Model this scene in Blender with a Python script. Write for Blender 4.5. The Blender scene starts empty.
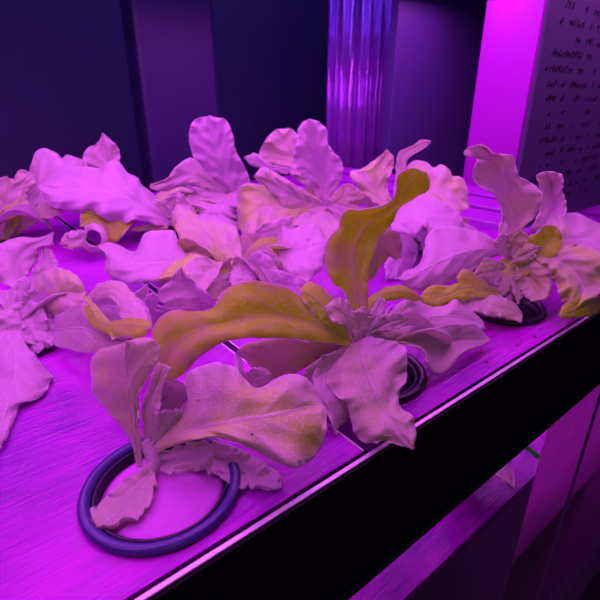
import bpy, bmesh, math, random
from mathutils import Vector, Matrix, noise
R = math.radians
random.seed(7)
C = bpy.context.scene.collection
sc = bpy.context.scene

# ------------------------------------------------------------------ camera
TZ = 0.95            # height of the planting boards above the floor
H = 0.25             # camera above the boards
F = 460.0            # focal length in pixels of a 600 px wide frame
PITCH = R(23.4)
CAM = Vector((0, 0, TZ + H))
FW = Vector((0, math.cos(PITCH), -math.sin(PITCH)))
UP = Vector((0, math.sin(PITCH), math.cos(PITCH)))
RT = Vector((1, 0, 0))
cd = bpy.data.cameras.new('camera'); cam = bpy.data.objects.new('camera', cd); C.objects.link(cam)
cam.location = CAM; cam.rotation_euler = (R(90) - PITCH, 0, 0)
cd.sensor_width = 36; cd.lens = F / 600 * 36; cd.clip_start = 0.01; cd.clip_end = 50
cd.dof.use_dof = True; cd.dof.focus_distance = 0.44; cd.dof.aperture_fstop = 11
sc.camera = cam

def ray(px, py): return FW + RT * ((px - 300) / F) - UP * ((py - 300) / F)
def P(px, py, d): return CAM + ray(px, py) * d
def G(px, py, z=0.0):
    r = ray(px, py); return CAM + r * ((TZ + z - CAM.z) / r.z)
U = Vector((0.7825, 0.6226, 0)).normalized()      # along the front rim
V = Vector((-0.6226, 0.7825, 0)).normalized()     # across the tray, away from us
O0 = G(345, 468)
def uv_of(p): q = p - O0; return q.dot(U), q.dot(V)
def W(u, v, z): return Vector((O0.x, O0.y, TZ)) + U * u + V * v + Vector((0, 0, z))

# ------------------------------------------------------------------ materials
def newmat(name):
    m = bpy.data.materials.new(name); m.use_nodes = True
    nt = m.node_tree; b = nt.nodes['Principled BSDF']; return m, nt, b
def simple(name, col, rough=0.5, metal=0.0, spec=0.5, bump=0, bscale=60, var=0.0):
    m, nt, b = newmat(name)
    b.inputs['Base Color'].default_value = (*col, 1); b.inputs['Roughness'].default_value = rough
    b.inputs['Metallic'].default_value = metal; b.inputs['Specular IOR Level'].default_value = spec
    tc = nt.nodes.new('ShaderNodeTexCoord'); n = nt.nodes.new('ShaderNodeTexNoise')
    n.inputs['Scale'].default_value = bscale; n.inputs['Detail'].default_value = 4
    nt.links.new(tc.outputs['Object'], n.inputs['Vector'])
    if bump:
        bp = nt.nodes.new('ShaderNodeBump'); bp.inputs['Strength'].default_value = bump; bp.inputs['Distance'].default_value = 0.002
        nt.links.new(n.outputs['Fac'], bp.inputs['Height']); nt.links.new(bp.outputs['Normal'], b.inputs['Normal'])
    if var:
        mx = nt.nodes.new('ShaderNodeMix'); mx.data_type = 'RGBA'
        mx.inputs[6].default_value = (*[c * (1 - var) for c in col], 1); mx.inputs[7].default_value = (*[min(1, c * (1 + var)) for c in col], 1)
        nt.links.new(n.outputs['Fac'], mx.inputs[0]); nt.links.new(mx.outputs[2], b.inputs['Base Color'])
    return m

def leaf_mat(name, pale, yellow, rim=False, trans=0.3, ybias=0.0):
    m, nt, b = newmat(name); N = nt.nodes.new; L = nt.links.new
    def M(op, a, c=None, cl=False):
        n = N('ShaderNodeMath'); n.operation = op; n.use_clamp = cl
        for i, v in enumerate((a, c)):
            if v is None: continue
            if isinstance(v, (int, float)): n.inputs[i].default_value = v
            else: L(v, n.inputs[i])
        return n.outputs[0]
    tc = N('ShaderNodeTexCoord'); sp = N('ShaderNodeSeparateXYZ'); L(tc.outputs['UV'], sp.inputs[0])
    u, v = sp.outputs['X'], sp.outputs['Y']
    au = M('ABSOLUTE', M('SUBTRACT', M('MULTIPLY', u, 2.0), 1.0))
    oi = N('ShaderNodeObjectInfo'); oc = N('ShaderNodeSeparateColor'); L(oi.outputs['Color'], oc.inputs[0])
    nz = N('ShaderNodeTexNoise'); nz.inputs['Scale'].default_value = 22; nz.inputs['Detail'].default_value = 3
    L(tc.outputs['Object'], nz.inputs['Vector'])
    fine = N('ShaderNodeTexVoronoi'); fine.inputs['Scale'].default_value = 1000
    L(tc.outputs['Object'], fine.inputs['Vector'])
    nz2 = N('ShaderNodeTexNoise'); nz2.inputs['Scale'].default_value = 420; nz2.inputs['Detail'].default_value = 2
    L(tc.outputs['Object'], nz2.inputs['Vector'])
    # pinnate veins: midrib and side veins
    mid = M('SUBTRACT', 1.0, M('DIVIDE', au, 0.07), True)
    w = M('FRACT', M('ADD', M('SUBTRACT', M('MULTIPLY', v, 5.5), M('MULTIPLY', au, 1.5)), 4.0))
    side = M('SUBTRACT', 1.0, M('DIVIDE', M('ABSOLUTE', M('SUBTRACT', w, 0.5)), 0.22), True)
    side = M('MULTIPLY', side, M('SUBTRACT', 1.0, au))
    vein = M('MAXIMUM', M('MULTIPLY', mid, 0.8), M('MULTIPLY', side, 0.45))
    edge = M('POWER', M('DIVIDE', M('SUBTRACT', au, 0.86), 0.14, True), 1.5)
    # yellow amount
    y = M('MULTIPLY', oc.outputs[0], M('ADD', M('MULTIPLY', M('SUBTRACT', nz.outputs['Fac'], 0.5), 3.2), 1.0 + ybias), True)
    y = M('MULTIPLY', y, M('SUBTRACT', 1.0, M('MULTIPLY', edge, 0.75)), True)
    y = M('MULTIPLY', y, M('SUBTRACT', 1.0, M('MULTIPLY', vein, 0.35)), True)
    mx = N('ShaderNodeMix'); mx.data_type = 'RGBA'
    mx.inputs[6].default_value = (*pale, 1); mx.inputs[7].default_value = (*yellow, 1); L(y, mx.inputs[0])
    # crystalline bladder cells: paler speckles
    spk = M('MULTIPLY', M('SUBTRACT', nz2.outputs['Fac'], 0.5), 3.0, True)
    mx2 = N('ShaderNodeMix'); mx2.data_type = 'RGBA'; L(spk, mx2.inputs[0]); L(mx.outputs[2], mx2.inputs[6])
    mx2.inputs[7].default_value = (0.85, 0.80, 0.86, 1)
    mx3 = N('ShaderNodeMix'); mx3.data_type = 'RGBA'; L(M('MULTIPLY', M('MAXIMUM', vein, M('MULTIPLY', edge, 1.6)), 0.6, True), mx3.inputs[0])
    L(mx2.outputs[2], mx3.inputs[6]); mx3.inputs[7].default_value = (0.84, 0.72, 0.84, 1)
    L(mx3.outputs[2], b.inputs['Base Color'])
    b.inputs['Roughness'].default_value = 0.45; b.inputs['Specular IOR Level'].default_value = 0.35; b.inputs['Coat Weight'].default_value = 0.35; b.inputs['Sheen Weight'].default_value = 0.7; b.inputs['Sheen Roughness'].default_value = 0.35; b.inputs['Sheen Tint'].default_value = (1, 0.95, 1, 1); b.inputs['Coat Roughness'].default_value = 0.2
    hgt = M('ADD', M('MULTIPLY', vein, 0.9), M('MULTIPLY', fine.outputs['Distance'], 0.35))
    hgt = M('ADD', hgt, M('MULTIPLY', nz.outputs['Fac'], 1.2))
    bp = N('ShaderNodeBump'); bp.inputs['Strength'].default_value = 0.55; bp.inputs['Distance'].default_value = 0.0022
    L(hgt, bp.inputs['Height']); L(bp.outputs['Normal'], b.inputs['Normal']); L(bp.outputs['Normal'], b.inputs['Coat Normal'])
    tr = N('ShaderNodeBsdfTranslucent'); tm = N('ShaderNodeMix'); tm.data_type = 'RGBA'; L(y, tm.inputs[0])
    tm.inputs[6].default_value = (0.74, 0.46, 0.82, 1); tm.inputs[7].default_value = (0.80, 1.0, 0.07, 1)
    L(tm.outputs[2], tr.inputs['Color'])
    ms = N('ShaderNodeMixShader'); ms.inputs[0].default_value = trans
    L(b.outputs[0], ms.inputs[1]); L(tr.outputs[0], ms.inputs[2])
    L(ms.outputs[0], nt.nodes['Material Output'].inputs['Surface'])
    return m

PALE = (0.66, 0.36, 0.72); YEL = (0.62, 0.97, 0.05)
M_top = leaf_mat('leaf_upper', PALE, YEL)
M_under = leaf_mat('leaf_underside', (0.60, 0.40, 0.60), YEL, ybias=0.1, trans=0.7)
M_rim = leaf_mat('leaf_margin', (0.92, 0.84, 0.95), (0.88, 0.80, 0.55), trans=0.4)
M_stem = simple('stem_flesh', (0.52, 0.34, 0.48), 0.4, bump=0.4, bscale=300, var=0.15)

def board_mat():
    m, nt, b = newmat('brushed_board'); N = nt.nodes.new; L = nt.links.new
    tc = N('ShaderNodeTexCoord'); mp = N('ShaderNodeMapping'); mp.inputs['Rotation'].default_value = (0, 0, -math.atan2(U.y, U.x))
    L(tc.outputs['Object'], mp.inputs['Vector'])
    mp2 = N('ShaderNodeMapping'); mp2.inputs['Scale'].default_value = (16, 380, 1); L(mp.outputs[0], mp2.inputs['Vector'])
    n1 = N('ShaderNodeTexNoise'); n1.inputs['Scale'].default_value = 1.0; n1.inputs['Detail'].default_value = 5; n1.inputs['Roughness'].default_value = 0.65
    L(mp2.outputs[0], n1.inputs['Vector'])
    n2 = N('ShaderNodeTexNoise'); n2.inputs['Scale'].default_value = 9; n2.inputs['Detail'].default_value = 3
    L(tc.outputs['Object'], n2.inputs['Vector'])
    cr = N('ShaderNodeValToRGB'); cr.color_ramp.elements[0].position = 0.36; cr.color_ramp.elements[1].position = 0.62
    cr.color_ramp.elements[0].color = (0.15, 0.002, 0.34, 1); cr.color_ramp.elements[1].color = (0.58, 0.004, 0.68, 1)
    mxf = N('ShaderNodeMath'); mxf.operation = 'MULTIPLY_ADD'; L(n1.outputs['Fac'], mxf.inputs[0]); mxf.inputs[1].default_value = 0.5
    m3 = N('ShaderNodeMath'); m3.operation = 'MULTIPLY'; L(n2.outputs['Fac'], m3.inputs[0]); m3.inputs[1].default_value = 0.5
    L(m3.outputs[0], mxf.inputs[2]); L(mxf.outputs[0], cr.inputs[0]); L(cr.outputs[0], b.inputs['Base Color'])
    b.inputs['Roughness'].default_value = 0.07; b.inputs['Specular IOR Level'].default_value = 0.42
    bp = N('ShaderNodeBump'); bp.inputs['Strength'].default_value = 1.0; bp.inputs['Distance'].default_value = 0.0014
    L(n1.outputs['Fac'], bp.inputs['Height']); L(bp.outputs['Normal'], b.inputs['Normal'])
    return m
M_board = board_mat()
M_black = simple('black_plastic', (0.006, 0.004, 0.012), 0.35, spec=0.25, bump=0.2, bscale=30)
M_lip = simple('dark_grey_edge', (0.03, 0.025, 0.05), 0.4)
M_rail = simple('rail_metal', (0.75, 0.60, 0.85), 0.42, metal=0.8)
M_collar = simple('dark_blue_collar', (0.05, 0.03, 0.22), 0.3, bump=0.1)
M_cup = simple('black_cup', (0.012, 0.008, 0.03), 0.3, bump=0.5, bscale=120)
M_foam = simple('foam_plug', (0.60, 0.12, 0.72), 0.6, bump=0.4, bscale=200)
M_wall = simple('dark_wall', (0.075, 0.045, 0.22), 0.7, bump=0.1, bscale=6, var=0.15)
M_floor = simple('dark_floor', (0.05, 0.03, 0.08), 0.5, var=0.3, bscale=5)
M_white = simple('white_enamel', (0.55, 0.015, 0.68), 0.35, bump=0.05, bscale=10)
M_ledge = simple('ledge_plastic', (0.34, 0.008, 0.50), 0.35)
M_film = simple('reflective_film', (0.45, 0.10, 0.75), 0.18, metal=0.5, bump=0.6, bscale=25, var=0.3)
M_sheet = simple('translucent_sheet', (0.55, 0.16, 0.62), 0.35, bump=0.8, bscale=26, var=0.9)
_nt = M_sheet.node_tree; _t = _nt.nodes.new('ShaderNodeBsdfTranslucent'); _t.inputs[0].default_value = (0.8, 0.3, 0.8, 1); _m = _nt.nodes.new('ShaderNodeMixShader'); _m.inputs[0].default_value = 0.6
_nt.links.new(_nt.nodes['Principled BSDF'].outputs[0], _m.inputs[1]); _nt.links.new(_t.outputs[0], _m.inputs[2]); _nt.links.new(_m.outputs[0], _nt.nodes['Material Output'].inputs['Surface'])
M_panel = simple('charcoal_panel', (0.07, 0.055, 0.15), 0.6, var=0.2, bscale=8)
M_ink = simple('black_ink', (0.012, 0.008, 0.03), 0.6)
M_green = simple('pale_green_strip', (0.25, 0.7, 0.6), 0.4)

# ------------------------------------------------------------------ object helpers
def link(name, me, mat=None, parent=None):
    o = bpy.data.objects.new(name, me); C.objects.link(o)
    if mat is not None and me is not None: me.materials.append(mat)
    if parent is not None: o.parent = parent; o.matrix_parent_inverse = Matrix.Translation(-parent.location)
    return o
def tag(o, label=None, cat=None, group=None, kind=None):
    if label: o['label'] = label
    if cat: o['category'] = cat
    if group: o['group'] = group
    if kind: o['kind'] = kind
    return o
def empty(name, loc, label, cat, group=None):
    o = bpy.data.objects.new(name, None); o.location = loc; o.empty_display_size = 0.02; C.objects.link(o)
    return tag(o, label, cat, group)
def mesh_of(bm, name, smooth=False):
    bmesh.ops.recalc_face_normals(bm, faces=bm.faces)
    me = bpy.data.meshes.new(name); bm.to_mesh(me); bm.free()
    if smooth:
        for p in me.polygons: p.use_smooth = True
    return me
def hexa(bm, c):        # c: 8 corners, bottom four then top four
    v = [bm.verts.new(p) for p in c]
    for f in ((0,1,2,3),(4,5,6,7),(0,1,5,4),(1,2,6,5),(2,3,7,6),(3,0,4,7)): bm.faces.new([v[i] for i in f])
def uvbox(bm, u0, u1, v0, v1, z0, z1):
    hexa(bm, [W(u0,v0,z0),W(u1,v0,z0),W(u1,v1,z0),W(u0,v1,z0),W(u0,v0,z1),W(u1,v0,z1),W(u1,v1,z1),W(u0,v1,z1)])
def ubox(name, mat, a, parent=None, bev=0):
    bm = bmesh.new(); uvbox(bm, *a)
    o = link(name, mesh_of(bm, name), mat, parent)
    if bev:
        b = o.modifiers.new('bevel', 'BEVEL'); b.width = bev; b.segments = 2
    return o
def lathe(name, mat, prof, loc, parent=None, n=40):
    bm = bmesh.new(); rings = []
    for r, z in prof:
        rings.append([bm.verts.new((loc[0] + r*math.cos(2*math.pi*i/n), loc[1] + r*math.sin(2*math.pi*i/n), loc[2] + z)) for i in range(n)])
    for a, b in zip(rings, rings[1:]):
        for i in range(n): bm.faces.new((a[i], a[(i+1)%n], b[(i+1)%n], b[i]))
    if prof[0][0] > 1e-6 and prof[0] != prof[-1]:
        bm.faces.new(rings[0]); bm.faces.new(rings[-1])
    else:
        bmesh.ops.remove_doubles(bm, verts=bm.verts, dist=1e-6)
    return link(name, mesh_of(bm, name, True), mat, parent)

# ------------------------------------------------------------------ leaves
def resample(pts, n):
    pts = [Vector((*p, 0)) if len(p) == 2 else Vector(p) for p in pts]
    if len(pts) == 2: dense = [pts[0].lerp(pts[1], i/20) for i in range(21)]
    else:
        dense = []; q = [pts[0]*2 - pts[1]] + pts + [pts[-1]*2 - pts[-2]]
        for i in range(1, len(q) - 2):
            for k in range(12):
                t = k/12; a, b, c, d = q[i-1], q[i], q[i+1], q[i+2]
                dense.append(0.5*((2*b) + (c-a)*t + (2*a-5*b+4*c-d)*t*t + (3*b-a-3*c+d)*t**3))
        dense.append(pts[-1])
    acc = [0]
    for a, b in zip(dense, dense[1:]): acc.append(acc[-1] + (b-a).length)
    out = []; j = 0
    for i in range(n):
        s = acc[-1]*i/(n-1)
        while j < len(acc)-2 and acc[j+1] < s: j += 1
        seg = acc[j+1]-acc[j]; t = (s-acc[j])/seg if seg > 0 else 0
        out.append(dense[j].lerp(dense[j+1], min(1, max(0, t))))
    return out
def lerp_list(vals, t):
    if isinstance(vals, (int, float)): return vals
    x = t*(len(vals)-1); i = min(int(x), len(vals)-2); f = x-i; f = f*f*(3-2*f)*0.5 + f*0.5
    return vals[i]*(1-f) + vals[i+1]*f

def leaf(plant, L_, M_, R_, dm, dl=None, dr=None, y=0.3, under=False, ruf=1.0, th=0.0022, label=None, bulge=0.5, nu=60):
    """A fleshy ruffled blade: two margins and a midrib from base to tip, each with its own distance (cm)."""
    nc = 11
    Ls, Ms, Rs = resample(L_, nu), resample(M_, nu), resample(R_, nu)
    sd = random.random()*100
    scale = lerp_list(dm, 0.5)/100.0
    dl = dl if dl is not None else dm; dr = dr if dr is not None else dm
    width = sum((Ls[i]-Rs[i]).length for i in range(nu))/nu * scale/F
    amp = min(0.012, 0.135*width)*ruf
    grid = []
    for i in range(nu):
        t = i/(nu-1); row = []
        dM, dL, dR = (lerp_list(x, t)/100.0 for x in (dm, dl, dr))
        for j in range(-nc, nc+1):
            s = abs(j)/nc; E = Ls[i] if j < 0 else Rs[i]; dE = dL if j < 0 else dR
            x, yy = Ms[i].x*(1-s) + E.x*s, Ms[i].y*(1-s) + E.y*s
            d = dM*(1-s) + dE*s
            taper = min(1, 5*t)*min(1, 6*(1-t)+0.15)
            sgn = -1 if j < 0 else 1
            n1 = noise.noise(Vector((t*4.2 + sd, sgn*3.1, sd)))
            n2 = noise.noise(Vector((t*9.5 + sd, sgn*7.7 + s, sd*1.7)))
            n3 = noise.noise(Vector((t*5 + sd, s*2.2*sgn, sd*0.7 + 9)))
            d += amp*taper*(s**1.6)*(1.8*n1 + 1.7*n2) + amp*0.6*taper*n3
            n4 = noise.noise(Vector((t*21 + sd, sgn*11.0, sd*0.3)))
            d += amp*taper*(s**5)*1.5*n4
            cl_ = max(0, (s - 0.8)/0.2); d += 0.0045*(scale/0.45)*taper*cl_**2*(0.3 + 1.6*noise.noise(Vector((t*3.3 + sd, sgn*2.0, 4.4))))
            d += 0.0009*(scale/0.4)*min(1, width/0.06)**2.5*taper*math.cos(2*math.pi*(t*5.5 - s*1.5))*4*s*(1-s)
            d -= bulge*amp*taper*math.sin(math.pi*s)*0.9
            d += 0.0010*taper*math.exp(-(s/0.10)**2)*(1 if not under else -1)
            # fine margin waves in outline
            k = (s**3)*taper*1.1*min(1, 0.5/scale)
            x += k*noise.noise(Vector((t*16 + sd, sgn*5, 1.3)))*1.6; yy += k*noise.noise(Vector((t*16 + sd, sgn*5, 8.3)))*1.6
            row.append(P(x, yy, d))
        grid.append(row)
    # never below the board inside the tray
    for row in grid:
        for p in row:
            if p.z < TZ + 0.004 and p.z > TZ - 0.1 and (p - O0).dot(V) > -0.01: p.z = TZ + 0.004 + 0.1*(TZ + 0.004 - p.z)*0
    nj = 2*nc + 1
    verts = [p for row in grid for p in row]
    a, b, c = grid[nu//2][nc], grid[nu//2][nj-2], grid[nu//2+3][nc]
    nrm = (b-a).cross(c-a); flip = nrm.dot(CAM - a) < 0
    if under: flip = not flip
    faces = []
    for i in range(nu-1):
        for j in range(nj-1):
            f = (i*nj+j, i*nj+j+1, (i+1)*nj+j+1, (i+1)*nj+j)
            faces.append(f[::-1] if flip else f)
    me = bpy.data.meshes.new('leaf'); me.from_pydata([tuple(p) for p in verts], [], faces)
    uvl = me.uv_layers.new(name='UVMap')
    for lp in me.loops:
        i, j = divmod(lp.vertex_index, nj); uvl.data[lp.index].uv = (j/(nj-1), i/(nu-1))
    for p in me.polygons: p.use_smooth = True
    me.materials.append(M_top); me.materials.append(M_under); me.materials.append(M_rim)
    o = link('leaf', me, None, plant); o.color = (y, 0, 0, 1)
    s = o.modifiers.new('thickness', 'SOLIDIFY'); s.thickness = th*(0.7 + 0.5*scale); s.offset = -1
    s.material_offset = 1; s.material_offset_rim = 2; s.use_even_offset = False
    ss = o.modifiers.new('smooth', 'SUBSURF'); ss.levels = 1; ss.render_levels = 1
    if label: o['label'] = label
    return o

def to_px(p):
    q = p - CAM; d = q.dot(FW); return (300 + F*q.dot(RT)/d, 300 - F*q.dot(UP)/d), d*100
def low_leaf(plant, az, length, width, z0, z1, y=0.2, rise=0.02, at=None, under=False):
    c = at if at is not None else plant.location + Vector((0, 0, 0)); dr = Vector((math.cos(R(az)), math.sin(R(az)), 0)); sd = Vector((-dr.y, dr.x, 0))
    ls, ms, rs = [], [], []
    for k in range(8):
        t = k/7; w = width*(0.12 + 0.88*math.sin(math.pi*min(1, t*0.92 + 0.02))**0.8 * (0.35 + 0.65*t)) * (1 if k < 7 else 0)
        m = Vector((c.x, c.y, TZ)) + dr*(0.006 + length*t) + Vector((0, 0, z0*(1-t) + z1*t + rise*math.sin(math.pi*t)))
        cup = Vector((0, 0, w*0.35))
        ls.append(m + sd*w*0.5 + cup); ms.append(m); rs.append(m - sd*w*0.5 + cup)
    q = [[to_px(p) for p in a] for a in (ls, ms, rs)]
    return leaf(plant, [a[0] for a in q[0]], [a[0] for a in q[1]], [a[0] for a in q[2]], [a[1] for a in q[1]], [a[1] for a in q[0]], [a[1] for a in q[2]], y=y, ruf=1.3, under=under, nu=30)

def stem(plant, pts, r0, r1):
    """pts = list of world points; tapering round stalk"""
    bm = bmesh.new(); n = 14; rings = []; pp = resample([tuple(p) for p in pts], 14)
    for i, p in enumerate(pp):
        t = (pp[min(i+1, 13)] - pp[max(i-1, 0)]).normalized(); a = t.cross(Vector((0.3, 1, 0.1))).normalized(); b = t.cross(a)
        r = r0 + (r1-r0)*i/13
        rings.append([bm.verts.new(p + a*r*math.cos(2*math.pi*k/n) + b*r*math.sin(2*math.pi*k/n)) for k in range(n)])
    for x, y in zip(rings, rings[1:]):
        for k in range(n): bm.faces.new((x[k], x[(k+1)%n], y[(k+1)%n], y[k]))
    bm.faces.new(rings[0]); bm.faces.new(rings[-1])
    return link('stem', mesh_of(bm, 'stem', True), M_stem, plant)

def pot(px, py, label, r=0.054, foam=False):
    c = G(px, py)
    o = empty('net_pot', c, label, 'plant pot', 'growing cups set in the boards')
    lathe('rim', M_collar if foam else M_cup, [(r-0.007, -0.002), (r-0.007, 0.004), (r-0.004, 0.0065), (r, 0.006), (r+0.001, 0.003), (r, 0.0005), (r-0.007, -0.002)], c, o)
    lathe('cup', M_cup, [(0, -0.055), (r-0.018, -0.055), (r-0.0085, -0.002), (r-0.008, 0.0035), (r-0.010, 0.0035), (r-0.011, -0.006), (r-0.020, -0.05), (0, -0.05)], c, o)
    lathe('growing_plug', M_foam if foam else M_cup, [(0, -0.03), (r-0.016, -0.03), (r-0.0115, -0.0045), (r-0.016, -0.002), (0, -0.001)], c, o)
    return c

def plant(name, crown, potpx, label):
    cp = P(*crown[:2], crown[2]/100.0); g = G(*potpx)
    e = empty('ice_plant', g, label, 'plant', 'ice plants in the tray')
    m = (cp + g)/2 + Vector((0.004, 0, 0))
    stem(e, [g + Vector((0, 0, 0.0015)), m, cp + (cp-g).normalized()*0.004], 0.006, 0.0045)
    return e

# ------------------------------------------------------------------ the plants
# K: near left
k = plant('K', (146,446,34), (150,474), 'near left ice plant with one long broad leaf reaching right over the board')
leaf(k, [(148,440),(165,430),(178,418),(188,400),(184,376),(200,365),(215,361),(235,365),(243,377),(257,388),(277,377),(290,372),(305,376),(318,391),(324,405)],
     [(147,447),(170,438),(190,431),(215,425),(245,419),(275,414),(300,409),(324,405)],
     [(150,456),(175,446),(210,438),(240,445),(265,456),(288,468),(302,467),(318,455),(325,435),(327,418),(324,405)],
     [34,32.5,31.5,32,33], [34.5,35,34.5,34,34.5,34], [34,32,30.5,30.5,31.5,33], y=0.55, bulge=0.8)
leaf(k, [(137,470),(131,442),(122,430),(106,410),(92,393),(90,375),(91,358),(100,349),(112,346)],[(140,470),(136,440),(131,410),(127,385),(125,362),(126,341)],
     [(143,470),(142,445),(138,420),(138,400),(144,385),(153,370),(160,355),(158,343),(148,337),(136,338)],
     [34,33.5,32.5,31.5], [34,34,34.5,34.5], [34,33.5,32.5,32.5], y=0.45, ruf=0.8)
leaf(k, [(246,392),(240,380),(238,366),(236,353)],[(249,392),(244,378),(240,364),(237,352)],[(254,392),(247,380),(242,364),(237,352)], [34.5,34.5,35], None, None, y=0.1, ruf=0.3)
leaf(k, [(250,398),(243,384),(246,372),(256,367),(267,372),(273,382)],[(258,398),(254,384),(262,378),(273,382)],[(268,396),(264,388),(273,382)], [35,35.5,35.5], None, None, y=0.2, under=True)
leaf(k, [(146,448),(142,425),(141,405),(147,388),(152,372),(158,362)],[(150,448),(149,425),(150,405),(156,388),(160,374),(163,364)],
     [(156,446),(158,425),(157,410),(162,396),(166,382),(170,368)], [34,33.5,33.5], [34,34,34], [34,33,33], y=0.35)
leaf(k, [(151,450),(156,428),(158,415),(164,409),(170,412),(176,411)],[(156,450),(168,430),(176,420),(180,410)],[(160,450),(178,432),(184,418),(185,402),(180,412)],
     34, [34,33.5,33], [34,34.5,35], y=0.2)
leaf(k, [(153,440),(158,415),(160,400),(158,388),(164,381)],[(157,440),(166,415),(174,400),(173,388),(164,381)],[(160,440),(172,420),(184,405),(186,392),(178,383),(164,381)],
     [34.5,35,34.5], [34.5,34.5,34], [35,36,35.5], y=0.25, under=True)
leaf(k, [(150,455),(165,452),(180,446),(205,440),(214,450)],[(150,465),(175,462),(198,458),(214,455)],[(152,478),(175,482),(200,476),(212,466),(214,456)],
     [34,33], [34,33], [34,33.5], y=0.15)
leaf(k, [(214,440),(240,448),(262,460),(280,478),(282,500)],[(200,455),(225,470),(250,490),(272,508)],[(190,470),(210,495),(235,510),(262,514),(272,508)],
     [35,33.5,32.5], None, None, y=0.05)
leaf(k, [(146,466),(120,482),(100,505),(92,535),(104,560)],[(150,470),(140,495),(128,525),(118,550),(104,562)],[(155,472),(158,500),(152,530),(134,552),(104,562)],
     [33,31,30], None, None, y=0.3)

# I: centre plant with the tall yellow leaf
i_ = plant('I', (356,334,41.5), (368,386), 'centre ice plant with a tall yellow upright leaf and a leaf drooping over the rim')
leaf(i_, [(349,337),(335,322),(318,307),(302,298),(286,288),(268,283),(247,281),(231,286),(221,297),(215,308),(203,313),(186,310),(170,312),(158,321),(153,335),(155,353),(160,370),(166,384)],
     [(350,341),(325,331),(300,322),(270,318),(240,322),(210,328),(185,338),(170,355),(166,384)],
     [(350,347),(330,344),(310,341),(290,338),(268,336),(245,337),(225,340),(206,350),(191,364),(181,375),(166,384)],
     [41.5,39,37,36,35.5], [42,41,39,37.5,37,36.5,36], [41.5,38.5,36.5,35.5,35,35], y=0.95, under=True, label='long arching yellow leaf reaching left', bulge=0.9)
leaf(i_, [(354,325),(350,308),(342,292),(330,278),(326,266),(325,250),(329,238),(340,229),(340,217),(347,208),(360,208),(378,206),(390,200),(396,188),(395,176),(403,169),(415,167),(424,171)],
     [(360,325),(358,295),(353,268),(355,245),(368,224),(386,212),(399,199),(408,184),(424,171)],
     [(367,325),(367,300),(367,277),(373,258),(379,240),(386,228),(392,221),(396,210),(404,202),(417,195),(427,190),(428,180),(424,171)],
     [41.5,42,41,40], [41.5,41,40,39.5], [41.5,41.5,42,41], y=1.25, under=True, label='tall upright yellow leaf', bulge=-0.3)
leaf(i_, [(350,344),(336,358),(320,370),(330,390),(345,405),(352,425),(355,438),(366,444),(383,441),(400,447),(413,449)],
     [(359,340),(362,360),(370,380),(378,400),(390,420),(402,436),(413,449)],
     [(368,336),(390,340),(405,347),(409,365),(405,382),(399,398),(403,408),(412,416),(417,432),(413,449)],
     [41,38.5,37,35.5,34.5], [41.5,41,37.5,35.8,34.5], [41,41,38.5,36.5,34.5], y=0.3, label='broad mauve leaf drooping over the rim', ruf=1.2)
leaf(i_, [(318,364),(312,378),(316,392),(325,410),(333,428),(337,434)],[(325,368),(322,382),(330,400),(336,418),(337,434)],[(334,374),(334,392),(343,400),(351,412),(346,424),(337,434)],
     [41,38.5,37.5], [41,38.5,37], [41,39,38.5], y=0.15)
leaf(i_, [(345,344),(318,341),(285,338),(255,342),(238,348)],[(345,352),(315,355),(280,358),(238,348)],[(345,372),(325,372),(305,368),(290,376),(272,379),(255,368),(238,348)],
     [43,43,43.5], [43,42,42], [43,43.5,43.5], y=0.35, under=True)
leaf(i_, [(350,345),(335,350),(318,358),(305,370),(300,382)],[(352,352),(335,362),(318,376),(300,382)],[(355,372),(340,382),(325,390),(310,392),(300,382)],
     [41.5,41,41.5], None, None, y=0.15)
leaf(i_, [(368,332),(395,334),(420,330),(450,325),(476,325),(491,340)],[(368,338),(400,341),(430,342),(460,341),(491,340)],
     [(370,343),(400,345),(422,349),(428,362),(434,373),(446,371),(463,355),(480,348),(491,340)],
     [42,43,45,47.5,49], [42,44,47,50], [42,42.5,43,45,49], y=0.25, ruf=1.1)
leaf(i_, [(362,334),(378,325),(390,312),(402,301),(416,298),(430,306),(446,304),(455,299),(468,308),(482,319),(485,327)],[(364,336),(390,328),(415,320),(440,316),(465,318),(485,327)],
     [(366,340),(395,338),(420,333),(450,330),(475,329),(485,327)], [42,45,48,51], [42,47,51,53], [42,44,47,50], y=0.25, ruf=1.4)
leaf(i_, [(364,330),(366,310),(371,298),(382,291),(396,287),(410,289),(421,298)],[(367,330),(370,310),(377,299),(388,293),(402,292),(421,298)],[(370,330),(374,313),(381,304),(391,299),(404,298),(414,300),(421,298)],
     [42,43,45,47], [42,44,46,47], [42,43,45,47], y=0.9, under=True)
leaf(i_, [(350,328),(338,310),(330,298),(320,288),(309,283),(301,291)],[(349,332),(333,318),(318,303),(301,291)],[(347,337),(332,330),(318,318),(305,305),(301,291)],
     [41.5,41,40.5], [42,43,42], [41,40,40], y=1.3, under=True)
leaf(i_, [(354,330),(354,312),(347,300),(335,298),(325,306)],[(352,333),(346,318),(337,310),(325,306)],[(350,336),(342,325),(330,318),(325,306)],
     [41,40.5,40], [41,41,40.5], [41,39.5,39.5], y=0.35)
leaf(i_, [(362,332),(372,322),(384,314),(396,313),(408,318)],[(364,335),(378,328),(392,322),(408,318)],[(366,338),(382,334),(398,328),(408,318)], [41.5,42,43], None, None, y=0.2)
leaf(i_, [(356,332),(350,322),(352,312),(360,308),(368,311)],[(360,333),(361,322),(368,311)],[(364,333),(372,324),(374,315),(368,311)], [41,40], None, None, y=0.45)
leaf(i_, [(364,330),(368,316),(374,304),(382,298)],[(367,331),(374,318),(382,298)],[(370,332),(382,320),(386,308),(382,298)], [41.5,42,43], None, None, y=0.15)
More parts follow.
